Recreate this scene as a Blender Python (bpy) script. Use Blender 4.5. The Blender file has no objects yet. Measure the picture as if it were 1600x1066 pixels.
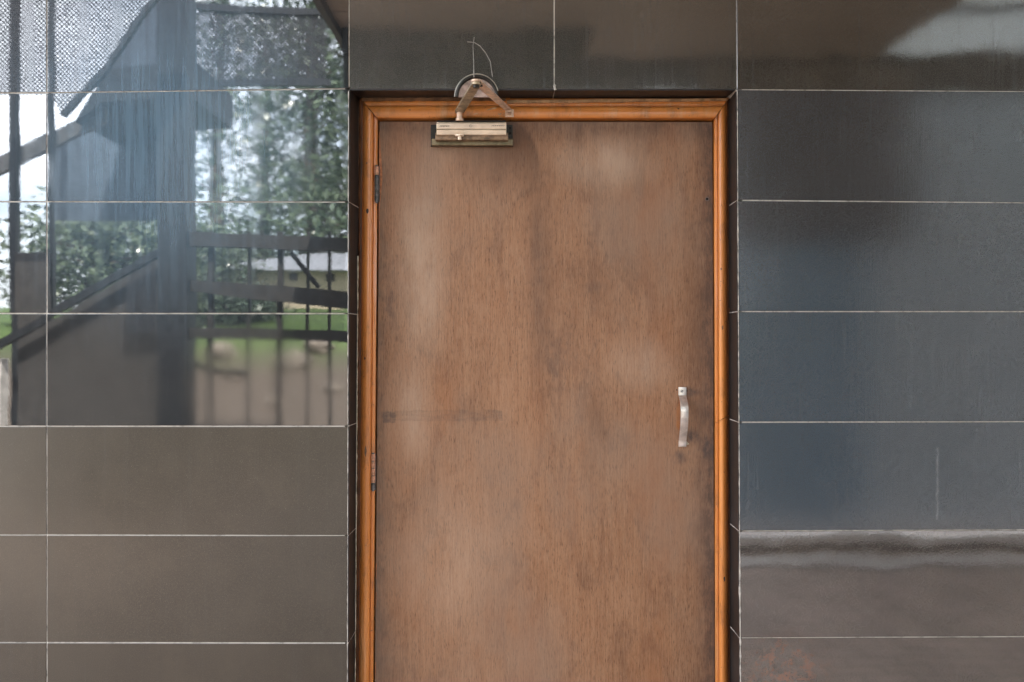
import bpy, bmesh, math, random
from mathutils import Vector, Matrix, noise
R = math.radians
sc = bpy.context.scene
C = sc.collection

# ------------------------------------------------------------------ camera, sky, sun, exposure
D, H = 2.4, 1.42                    # metres from wall to camera, camera height
F = 1385.0                          # focal length in photo pixels (1600 wide)
cam = bpy.data.cameras.new('camera'); cam.lens = F/1600*36; cam.sensor_width = 36
cam.clip_start = .02; cam.clip_end = 600
co = bpy.data.objects.new('camera', cam); co.location = (0, -D, H); co.rotation_euler = (R(90), 0, 0)
C.objects.link(co); sc.camera = co

SUN_EL, SUN_AZ = 52, 22             # the sun stands behind the building, a little to the right (azimuth from +y towards +x)
w = bpy.data.worlds.new('World'); sc.world = w; w.use_nodes = True
nt = w.node_tree; nt.nodes.clear()
def wn(t): return nt.nodes.new(t)
out = wn('ShaderNodeOutputWorld'); bg = wn('ShaderNodeBackground'); bg.inputs['Strength'].default_value = .12
sky = wn('ShaderNodeTexSky'); sky.sky_type = 'NISHITA'; sky.sun_disc = False
sky.sun_elevation = R(SUN_EL); sky.sun_rotation = R(SUN_AZ); sky.dust_density = 2.0
tc = wn('ShaderNodeTexCoord'); mp = wn('ShaderNodeMapping'); mp.inputs['Scale'].default_value = (1, 1, 2.2)
ns = wn('ShaderNodeTexNoise'); ns.inputs['Scale'].default_value = 2.3; ns.inputs['Detail'].default_value = 7; ns.inputs['Roughness'].default_value = .58
rp = wn('ShaderNodeValToRGB'); rp.color_ramp.elements[0].position = .34; rp.color_ramp.elements[1].position = .54
mx = wn('ShaderNodeMix'); mx.data_type = 'RGBA'; mx.inputs[7].default_value = (10.4, 11.0, 12.0, 1)
L = nt.links.new
L(tc.outputs['Generated'], mp.inputs[0]); L(mp.outputs[0], ns.inputs['Vector']); L(ns.outputs['Fac'], rp.inputs[0])
L(rp.outputs[0], mx.inputs[0]); L(sky.outputs[0], mx.inputs[6]); L(mx.outputs[2], bg.inputs[0]); L(bg.outputs[0], out.inputs[0])

sl = bpy.data.lights.new('sun', 'SUN'); sl.energy = 4.0; sl.angle = R(.53); sl.color = (1, .95, .88)
so = bpy.data.objects.new('sun', sl); C.objects.link(so); so.location = (3, 6, 12)
sd = Vector((math.sin(R(SUN_AZ))*math.cos(R(SUN_EL)), math.cos(R(SUN_AZ))*math.cos(R(SUN_EL)), math.sin(R(SUN_EL))))
so.rotation_euler = sd.to_track_quat('Z', 'Y').to_euler()

sc.view_settings.view_transform = 'Standard'; sc.view_settings.look = 'None'
sc.view_settings.exposure = 2.28; sc.view_settings.gamma = 1; sc.view_settings.use_curve_mapping = False
sc.render.engine = 'CYCLES'; sc.cycles.use_denoising = True
sc.cycles.max_bounces = 8; sc.cycles.diffuse_bounces = 4; sc.cycles.glossy_bounces = 4
sc.cycles.sample_clamp_indirect = 6; sc.cycles.caustics_refractive = False

# ------------------------------------------------------------------ helpers
def P(px, py, y=0.0):
    """the point of the plane at depth y that the photograph shows at (px, py)"""
    s = (D+y)/F
    return Vector(((px-800)*s, y, H+(533-py)*s))
def M(px, py, k):
    """the point k metres out in front of the wall whose mirror image in the wall lies at (px, py)"""
    s = (D+k)/F
    return Vector(((px-800)*s, -k, H+(533-py)*s))
def tag(o, label=None, cat=None, group=None, kind=None):
    if label: o['label'] = label
    if cat: o['category'] = cat
    if group: o['group'] = group
    if kind: o['kind'] = kind
    return o
def thing(name, label, cat, loc=(0, 0, 0), group=None):
    o = bpy.data.objects.new(name, None); C.objects.link(o); o.location = loc; o.empty_display_size = .1
    return tag(o, label, cat, group)
def link(name, me, parent=None, m=None):
    o = bpy.data.objects.new(name, me); C.objects.link(o)
    if m is not None and not me.materials: me.materials.append(m)
    if parent is not None:
        o.parent = parent                        # parts are written in world coordinates
        o.matrix_parent_inverse = Matrix.Translation(-Vector(parent.location)) if parent.parent is None else Matrix()
    return o
class MB:
    def __init__(s): s.v, s.f, s.sm = [], [], []
    def add(s, vs, fs, smooth=False):
        b = len(s.v); s.v += [tuple(v) for v in vs]
        s.f += [tuple(i+b for i in f) for f in fs]; s.sm += [smooth]*len(fs); return s
    def box(s, lo, hi, mat=None):
        x0, y0, z0 = lo; x1, y1, z1 = hi
        vs = [Vector(v) for v in ((x0,y0,z0),(x1,y0,z0),(x1,y1,z0),(x0,y1,z0),(x0,y0,z1),(x1,y0,z1),(x1,y1,z1),(x0,y1,z1))]
        if mat is not None: vs = [mat @ v for v in vs]
        return s.add(vs, [(0,3,2,1),(4,5,6,7),(0,1,5,4),(1,2,6,5),(2,3,7,6),(3,0,4,7)])
    def bar(s, a, b, w, t, up=(0, 0, 1)):
        a, b = Vector(a), Vector(b); d = (b-a); l = d.length; d.normalize()
        u = Vector(up); x = d.cross(u)
        if x.length < 1e-4: x = d.cross(Vector((1, 0, 0)))
        x.normalize(); u = x.cross(d)
        m = Matrix((x, d, u)).transposed().to_4x4(); m.translation = a
        return s.box((-w/2, 0, -t/2), (w/2, l, t/2), m)
    def tube(s, pts, r, n=8, caps=True):
        pts = [Vector(p) for p in pts]; rs = r if isinstance(r, (list, tuple)) else [r]*len(pts)
        vs, fs = [], []; ref = None
        for i, p in enumerate(pts):
            d = (pts[min(i+1, len(pts)-1)]-pts[max(i-1, 0)]).normalized()
            if ref is None: ref = d.orthogonal().normalized()
            x = (ref-d*ref.dot(d)).normalized(); ref = x; y = d.cross(x)
            vs += [p+(x*math.cos(2*math.pi*j/n)+y*math.sin(2*math.pi*j/n))*rs[i] for j in range(n)]
        for i in range(len(pts)-1):
            fs += [(i*n+j, i*n+(j+1) % n, (i+1)*n+(j+1) % n, (i+1)*n+j) for j in range(n)]
        s.add(vs, fs, True)
        if caps:
            s.add(vs[:n], [tuple(range(n))[::-1]]); s.add(vs[-n:], [tuple(range(n))])
        return s
    def prism(s, poly, off):
        """a closed polygon (list of points) thickened by the vector off"""
        n = len(poly); vs = [Vector(p) for p in poly]; vs += [v+Vector(off) for v in vs]
        return s.add(vs, [tuple(range(n)), tuple(range(2*n-1, n-1, -1))]+[(j, j+n, (j+1) % n+n, (j+1) % n) for j in range(n)])
    def build(s, name, m, parent=None, bevel=0, seg=2, recalc=True):
        me = bpy.data.meshes.new(name); me.from_pydata(s.v, [], s.f)
        me.polygons.foreach_set('use_smooth', s.sm)
        if recalc or bevel:
            bm = bmesh.new(); bm.from_mesh(me)
            if bevel:
                bmesh.ops.remove_doubles(bm, verts=bm.verts, dist=1e-6)
            bmesh.ops.recalc_face_normals(bm, faces=bm.faces)
            if bevel:
                es = [e for e in bm.edges if len(e.link_faces) == 2 and e.calc_face_angle() > .5]
                bmesh.ops.bevel(bm, geom=es, offset=bevel, segments=seg, affect='EDGES', profile=.6, clamp_overlap=True)
                for f in bm.faces: f.smooth = False
            bm.to_mesh(me); bm.free()
        me.update(); return link(name, me, parent, m)

class N:
    """small node-graph builder for one material"""
    def __init__(s, name):
        s.m = bpy.data.materials.new(name); s.m.use_nodes = True; s.t = s.m.node_tree
        s.b = s.t.nodes['Principled BSDF']; s.pos = s.t.nodes.new('ShaderNodeNewGeometry').outputs['Position']
        s.oi = s.t.nodes.new('ShaderNodeObjectInfo')
    def n(s, t): return s.t.nodes.new(t)
    def plug(s, sock, v):
        if hasattr(v, 'is_output'): s.t.links.new(v, sock)
        else: sock.default_value = v
    def set(s, **k):
        for a, v in k.items(): s.plug(s.b.inputs[a.replace('_', ' ')], v)
        return s
    def math(s, op, a, b=0.0, c=None, clamp=False):
        q = s.n('ShaderNodeMath'); q.operation = op; q.use_clamp = clamp
        s.plug(q.inputs[0], a); s.plug(q.inputs[1], b)
        if c is not None: s.plug(q.inputs[2], c)
        return q.outputs[0]
    def map(s, scale=(1, 1, 1), loc=(0, 0, 0), rot=(0, 0, 0), rnd=False):
        q = s.n('ShaderNodeMapping'); q.inputs['Scale'].default_value = scale; q.inputs['Location'].default_value = loc; q.inputs['Rotation'].default_value = rot
        src = s.pos
        if rnd:
            v = s.n('ShaderNodeVectorMath'); v.operation = 'MULTIPLY_ADD'
            s.t.links.new(s.oi.outputs['Random'], v.inputs[0]); v.inputs[1].default_value = (37, 13, 53); s.t.links.new(s.pos, v.inputs[2]); src = v.outputs[0]
        s.t.links.new(src, q.inputs['Vector']); return q.outputs[0]
    def noise(s, vec, scale=1, detail=4, rough=.55, dist=0.0):
        q = s.n('ShaderNodeTexNoise'); s.plug(q.inputs['Vector'], vec); q.inputs['Scale'].default_value = scale
        q.inputs['Detail'].default_value = detail; q.inputs['Roughness'].default_value = rough; q.inputs['Distortion'].default_value = dist
        return q.outputs['Fac']
    def ramp(s, f, a, b, lo=0.0, hi=1.0):
        q = s.n('ShaderNodeMapRange'); q.interpolation_type = 'SMOOTHSTEP'
        for i, v in enumerate((f, a, b, lo, hi)): s.plug(q.inputs[i], v)
        return q.outputs[0]
    def mix(s, f, a, b, blend='MIX'):
        q = s.n('ShaderNodeMix'); q.data_type = 'RGBA'; q.blend_type = blend
        s.plug(q.inputs[0], f)
        for i, v in ((6, a), (7, b)): s.plug(q.inputs[i], v if hasattr(v, 'is_output') else (*v, 1) if len(v) == 3 else v)
        return q.outputs[2]
    def xyz(s):
        q = s.n('ShaderNodeSeparateXYZ'); s.t.links.new(s.pos, q.inputs[0]); return q.outputs
    def bump(s, h, strength=1.0, dist=.001, normal=None):
        q = s.n('ShaderNodeBump'); q.inputs['Strength'].default_value = strength; q.inputs['Distance'].default_value = dist
        s.plug(q.inputs['Height'], h)
        if normal is not None: s.t.links.new(normal, q.inputs['Normal'])
        return q.outputs[0]
    def rect(s, p0, p1, soft, wob=None):
        """mask of a rectangle on the wall between points p0 (top left) and p1 (bottom right)"""
        x, _, z = s.xyz()
        if wob is not None: x = s.math('ADD', x, wob); z = s.math('ADD', z, wob)
        a = s.ramp(x, p0.x-soft, p0.x+soft); b = s.ramp(x, p1.x-soft, p1.x+soft, 1.0, 0.0)
        c = s.ramp(z, p1.z-soft, p1.z+soft); d = s.ramp(z, p0.z-soft, p0.z+soft, 1.0, 0.0)
        return s.math('MULTIPLY', s.math('MULTIPLY', a, b), s.math('MULTIPLY', c, d))
    def blob(s, p, rx, rz, a=.4, b=1.0):
        """1 inside an ellipse round p, fading out between a and b"""
        x, _, z = s.xyz()
        dx = s.math('MULTIPLY', s.math('SUBTRACT', x, p.x), 1/rx); dz = s.math('MULTIPLY', s.math('SUBTRACT', z, p.z), 1/rz)
        r = s.math('SQRT', s.math('ADD', s.math('MULTIPLY', dx, dx), s.math('MULTIPLY', dz, dz)))
        return s.ramp(r, a, b, 1.0, 0.0)
    def node_normal(s, v): s.plug(s.b.inputs['Normal'], v); return s

def simple(name, col, rough=.6, metal=0.0, var=.25, scale=12, bump=0.0, spec=.5):
    q = N(name); f = q.noise(q.map(), scale, 5, .6)
    c = q.mix(q.ramp(f, .3, .7), [v*(1-var) for v in col], [min(1, v*(1+var)) for v in col])
    q.set(Base_Color=c, Roughness=q.ramp(f, .3, .7, max(.02, rough-.06), min(1, rough+.06)), Metallic=metal)
    q.b.inputs['Specular IOR Level'].default_value = spec
    if bump: q.node_normal(q.bump(q.noise(q.map(), scale*8, 4), .6, bump))
    return q.m

# ------------------------------------------------------------------ tile materials
def tile_mat(name, col, col2, coat, coat_rough, rough, kind):
    q = N(name)
    cloud = q.noise(q.map(rnd=True), 3.0, 5, .6)
    fine = q.noise(q.map(rnd=True), 420, 3, .7)
    streak = q.noise(q.map((90, 1, 3.0), rnd=True), 1, 5, .65)
    c = q.mix(q.ramp(cloud, .3, .7), col, col2)
    c = q.mix(q.ramp(fine, .40, .70, 0.0, .7), c, [v*2.0 for v in col2])
    patch = q.noise(q.map(rnd=True), 9.0, 6, .7)
    c = q.mix(q.ramp(patch, .45, .70, 0.0, .45), c, [v*1.7 for v in col2])
    st = q.ramp(streak, .50, .74, 0.0, .10 if kind == 'matt' else .28)
    c = q.mix(st, c, (.05, .054, .058))
    sp = q.noise(q.map(rnd=True), 900, 1, .5); c = q.mix(q.ramp(sp, .74, .78, 0.0, .6), c, (.35, .34, .32))
    if kind == 'right_low':      # rusty damp mottling near the doorway, pale run of lime
        n2 = q.noise(q.map(), 38, 6, .7)
        m = q.math('MULTIPLY', q.blob(P(1225, 1050), .17, .15, .2, 1.0), q.ramp(n2, .45, .60))
        c = q.mix(q.math('MULTIPLY', m, .75), c, (.20, .07, .028))
        c = q.mix(q.math('MULTIPLY', q.blob(P(1200, 1020), .16, .16, .1, 1.0), q.ramp(q.noise(q.map(), 60, 5, .7), .5, .62, 0.0, .8)), c, (.012, .012, .014))
        n3 = q.noise(q.map((3, 1, 1)), 30, 6, .7)
        c = q.mix(q.math('MULTIPLY', q.ramp(n3, .5, .7), .25), c, (.12, .10, .09))
    if kind == 'right':
        wob = q.math('MULTIPLY', q.math('SUBTRACT', q.noise(q.map((1, 1, 4)), 25, 3), .5), .012)
        m = q.rect(P(1463, 700), P(1466, 812), .0022, wob)
        n4 = q.noise(q.map((1, 1, .3)), 160, 4, .7)
        c = q.mix(q.math('MULTIPLY', m, q.ramp(n4, .35, .6, .08, .35)), c, (.35, .36, .36))
    q.set(Base_Color=c)
    fb = q.ramp(cloud, .3, .7, -.05, .05)
    q.set(Roughness=q.math('ADD', fb, rough), Coat_Weight=coat)
    q.b.inputs['Coat IOR'].default_value = 2.9 if kind == 'polished' else 2.9 if kind == 'right_low' else 2.4 if kind != 'matt' else 1.75
    cr = q.math('ADD', q.ramp(streak, .45, .75, 0.0, .006 if kind == 'polished' else .03), coat_rough)
    if kind == 'polished':       # a smeared film on the polished tiles, with a round edge
        film = q.blob(P(265, 225), .60, .66, .0, 1.0)
        cr = q.math('ADD', cr, q.math('MULTIPLY', q.ramp(q.noise(q.map((14, 1, 2)), 1.5, 4), .45, .8), .03))
        q.set(Roughness=q.math('ADD', fb, .50))
        q.b.inputs['IOR'].default_value = 1.9; q.b.inputs['Specular Tint'].default_value = (.50, .78, 1, 1); q.plug(q.b.inputs['Specular IOR Level'], q.math('MULTIPLY_ADD', film, q.ramp(streak, .3, .7, .55, 1.0), .02))
        for (bx, by, rx, rz, s_) in ((410, 250, .26, .24, .012), (170, 290, .22, .18, .02), (390, 610, .40, .22, .045), (150, 580, .24, .24, .045)):
            cr = q.math('ADD', cr, q.math('MULTIPLY', q.blob(P(bx, by), rx, rz, .4, 1.0), s_))
    if kind == 'matt': q.b.inputs['Coat Tint'].default_value = (1, .95, .87, 1); q.b.inputs['Specular Tint'].default_value = (1, .93, .82, 1)
    q.set(Coat_Roughness=cr)
    wave = q.noise(q.map(rnd=True), 4.2, 2, .4)
    peel = q.noise(q.map(rnd=True), 160, 3, .6)
    n0 = q.bump(wave, 1.0, .0003 if kind == 'polished' else .0012)
    n1 = q.bump(peel, 1.0, .000007 if kind == 'polished' else .00003, n0)
    if kind != 'polished':
        n1 = q.bump(q.noise(q.map((190, 1, 14), rnd=True), 1, 4, .6), 1.0, .00009 if kind == 'right' else .00004, n1)
    q.node_normal(q.bump(fine, 1.0, .00006, n0)); q.plug(q.b.inputs['Coat Normal'], n1)
    return q.m
TM = {
 'polished': tile_mat('polished dark tile', (.007, .008, .009), (.012, .012, .0115), 1.0, .012, .34, 'polished'),
 'matt':     tile_mat('matt dark tile', (.013, .0105, .007), (.025, .020, .014), .75, .22, .5, 'matt'),
 'above':    tile_mat('dark tile above the door', (.016, .014, .009), (.030, .025, .018), 1.0, .05, .4, 'above'),
 'right':    tile_mat('dark satin tile', (.010, .012, .014), (.022, .023, .025), 1.0, .13, .4, 'right'),
 'right_low': tile_mat('dark satin tile with rusty mottling', (.024, .019, .017), (.060, .048, .038), 1.0, .03, .45, 'right_low'),
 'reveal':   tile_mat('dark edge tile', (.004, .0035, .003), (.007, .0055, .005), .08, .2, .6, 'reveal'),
}
q = N('pale cement grout'); f = q.noise(q.map(), 30, 6, .7)
q.set(Base_Color=q.mix(q.ramp(f, .30, .55), (.22, .20, .18), (.56, .51, .45)), Roughness=.95)
q.node_normal(q.bump(q.noise(q.map(), 500, 3), 1, .0006)); GROUT = q.m

# ------------------------------------------------------------------ the tiled wall
FR = .10                                        # depth of the doorway recess to the wooden frame
wall = thing('tiled_wall', 'wall of large dark glossy tiles with pale grout around the brown door', 'wall', (0, 0, 0))
EL = lambda y: 545-(y-140)*2/926                # left edge of the doorway opening (photo px)
ER = lambda y: 1151+(y-140)*5/926               # right edge
# core of the wall behind the tiles (the grout shows in the joints); the doorway stays open
core = MB(); g = .0022                          # grout sits this far behind the tile faces
xl, xr, zt = -7.0, 7.0, 3.9
a, b = P(545, 140), P(1151, 140)
a.x = P(543, 0).x-.007; b.x = P(1156, 0).x+.007; a.z += .007
core.box((xl, g, 0), (a.x, .30, zt)); core.box((b.x, g, 0), (xr, .30, zt)); core.box((a.x, g, a.z), (b.x, .30, zt))
core.build('wall_core', GROUT, wall)

rng = random.Random(4)
def tile(corners, mat, ymid=None, parent=wall, th=.007, jit=True, name='tile'):
    """one tile from its four photo corners TL, TR, BR, BL (world points on the wall face)"""
    cs = [Vector(c) for c in corners]
    tl, tr, br, bl = cs
    j = .0016
    cx = sum(cs, Vector())/4
    ins = []
    for p, sx, sz in ((tl, 1, -1), (tr, -1, -1), (br, -1, 1), (bl, 1, 1)):
        ins.append(Vector((p.x+sx*j+rng.uniform(-.0004, .0004), p.y, p.z+sz*j+rng.uniform(-.0005, .0005))))
    if jit:
        tx, tz, off = rng.gauss(0, .0004), rng.gauss(0, .0005), rng.uniform(-.0003, .0003)
        for p in ins: p.y += (p.x-cx.x)*tx+(p.z-cx.z)*tz+off
    mb = MB(); mb.prism(ins, (0, th, 0)); return mb.build(name, TM[mat], parent, bevel=.0006, seg=1)

# horizontal joints: photo y at the outer end, at the doorway
LJ = [(-215, -219), (-32, -36), (146, 139), (315, 316), (490, 490), (666, 666), (836, 837), (1004, 1005), (1174, 1174), (1344, 1344)]
RJ = [(-219, -215), (-36, -30), (140, 143.5), (313, 317.5), (487, 487), (660, 659), (830, 828), (997, 995), (1166, 1163), (1334, 1332)]
AJ = [(-219, -219), (-36, -36), (139, 140)]
zfloor = 533+H*F/D
def row(joints, i): return joints[i], joints[i+1]
# left field, x columns in px; first joint left of the door at 73, then about every 473 px
LX = [-2370, -1880, -1400, -895, -401, 73]
for i in range(len(LJ)-1):
    (t0, t1), (b0, b1) = row(LJ, i)
    b0, b1 = min(b0, zfloor), min(b1, zfloor)
    for k in range(len(LX)):
        x0 = LX[k]; x1 = LX[k+1] if k+1 < len(LX) else None
        yl = lambda u, v, x: u if x < 0 else u+(v-u)*x/545
        X1t = x1 if x1 is not None else EL(t1); X1b = x1 if x1 is not None else EL(b1)
        mat = 'polished' if b0 <= 667 else 'matt'
        tile((P(x0, yl(t0, t1, x0)), P(X1t, yl(t0, t1, X1t)), P(X1b, yl(b0, b1, X1b)), P(x0, yl(b0, b1, x0))), mat)
RX = [1658, 2150, 2640, 3130, 3620]
for i in range(len(RJ)-1):
    (t0, t1), (b0, b1) = row(RJ, i)
    b0, b1 = min(b0, zfloor), min(b1, zfloor)
    xs = [None]+RX
    for k in range(len(xs)-1):
        x0t = xs[k] if xs[k] is not None else ER(t0); x0b = xs[k] if xs[k] is not None else ER(b0); x1 = xs[k+1]
        yr = lambda u, v, x: v if x > 1600 else u+(v-u)*(x-1151)/449
        mat = 'right' if b0 < 900 else 'right_low'
        if t0 < 130: mat = 'above'
        tile((P(x0t, yr(t0, t1, x0t)), P(x1, yr(t0, t1, x1)), P(x1, yr(b0, b1, x1)), P(x0b, yr(b0, b1, x0b))), mat)
AX = [[545, 866, 1151], [545, 866, 1151]]
for i in range(2):
    (t0, t1), (b0, b1) = row(AJ, i)
    for k in range(2):
        x0, x1 = AX[i][k], AX[i][k+1]
        yy = lambda u, v, x: u+(v-u)*(x-545)/606
        tile((P(x0, yy(t0, t1, x0)), P(x1, yy(t0, t1, x1)), P(x1, yy(b0, b1, x1)), P(x0, yy(b0, b1, x0))), 'above')
# tiles that line the doorway (reveal), one per course, with mitred grout between
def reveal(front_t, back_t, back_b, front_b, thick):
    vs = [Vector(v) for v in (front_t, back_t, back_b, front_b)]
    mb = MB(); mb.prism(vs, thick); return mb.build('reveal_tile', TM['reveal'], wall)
OL = lambda y: 562-(y-152)*6.5/914            # outer edge of the wooden frame, left
OR = lambda y: 1139+(y-152)*1.5/914
def onx(X, Z, y): return Vector((X, y, Z))
edges = [139, 316, 490, 666, 837, 1005, 1174, 1344]
gl = .0014
for i in range(7):
    t, bt = edges[i], min(edges[i+1], zfloor)
    pt, pb = P(EL(t)+1.6, t), P(EL(bt)+1.6, bt)
    top = pt.z-gl; bot = pb.z+gl
    bx_t = P(OL(t), t, FR).x; bx_b = P(OL(bt), bt, FR).x
    topb = top-(.0 if i else .0)
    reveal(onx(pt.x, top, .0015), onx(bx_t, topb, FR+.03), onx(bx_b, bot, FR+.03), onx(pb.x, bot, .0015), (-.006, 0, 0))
edges = [141, 313, 487, 660, 830, 997, 1166, 1334]
for i in range(7):
    t, bt = edges[i], min(edges[i+1], zfloor)
    pt, pb = P(ER(t)-.6, t), P(ER(bt)-.6, bt)
    top = pt.z-gl; bot = pb.z+gl
    bx_t = P(OR(t), t, FR).x; bx_b = P(OR(bt), bt, FR).x
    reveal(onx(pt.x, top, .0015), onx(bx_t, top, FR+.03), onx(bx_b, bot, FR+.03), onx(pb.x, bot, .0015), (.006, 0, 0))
zt0 = P(545, 141).z
for (xa, xb) in ((547, 866), (868, 1149)):
    A, B = P(xa, 141), P(xb, 141)
    Ab, Bb = P(xa+12, 152.5, FR), P(xb-(9 if xb > 1000 else 12), 151.5, FR)
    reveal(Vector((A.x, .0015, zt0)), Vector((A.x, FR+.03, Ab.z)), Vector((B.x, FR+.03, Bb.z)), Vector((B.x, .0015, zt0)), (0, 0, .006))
# lumpy beads of grout along the doorway corners and courses
def bead(pts, r, name='grout_bead', jit=.35, step=.012, seed=1, mat=None, parent=wall):
    rr = random.Random(seed); path = []
    for a, b in zip(pts[:-1], pts[1:]):
        a, b = Vector(a), Vector(b); n = max(1, int((b-a).length/step))
        path += [a.lerp(b, i/n) for i in range(n)]
    path.append(Vector(pts[-1]))
    path = [p+Vector((rr.uniform(-1, 1), rr.uniform(-.3, .3), rr.uniform(-1, 1)))*r*.25 for p in path]
    rs = [r*max(.3, 1+rr.gauss(0, jit)) for _ in path]
    mb = MB(); mb.tube(path, rs, 6); return mb.build(name, mat or GROUT, parent, recalc=False)
bead([P(ER(143)+.9, 143, -.0002), P(ER(1000)+.9, 1000, -.0002)], .0010, seed=2)
bead([P(ER(870)+.9, 870, -.0002), P(ER(1320)+.9, 1320, -.0002)], .0016, seed=3, jit=.5)
bead([P(EL(143)-.3, 143, .0002), P(EL(1320)-.3, 1320, .0002)], .0009, seed=4)
bead([P(866, -20, .0004), P(866, 137, .0004)], .0013, seed=5, jit=.25)
bead([P(866.5, 133, -.0005), P(867.5, 141, -.0005)], .0042, seed=6, jit=.2, step=.004)
for k, e in enumerate([316, 490, 666, 837, 1005, 1174]):
    p = P(EL(e)+.6, e, .001); bx = P(OL(e), e, FR)
    bead([p, Vector((bx.x-.001, FR, p.z))], .0012, seed=20+k, jit=.2)
for k, e in enumerate([313, 487, 660, 830, 997]):
    p = P(ER(e)+.4, e, .001); bx = P(OR(e), e, FR)
    bead([p, Vector((bx.x+.001, FR, p.z))], .0013, seed=30+k, jit=.2)
bead([P(1150.5, 141.5, .0005), P(1140, 154, FR)], .0022, seed=40)
bead([P(545.5, 141.5, .0005), P(560, 155, FR)], .0008, seed=41)

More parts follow.
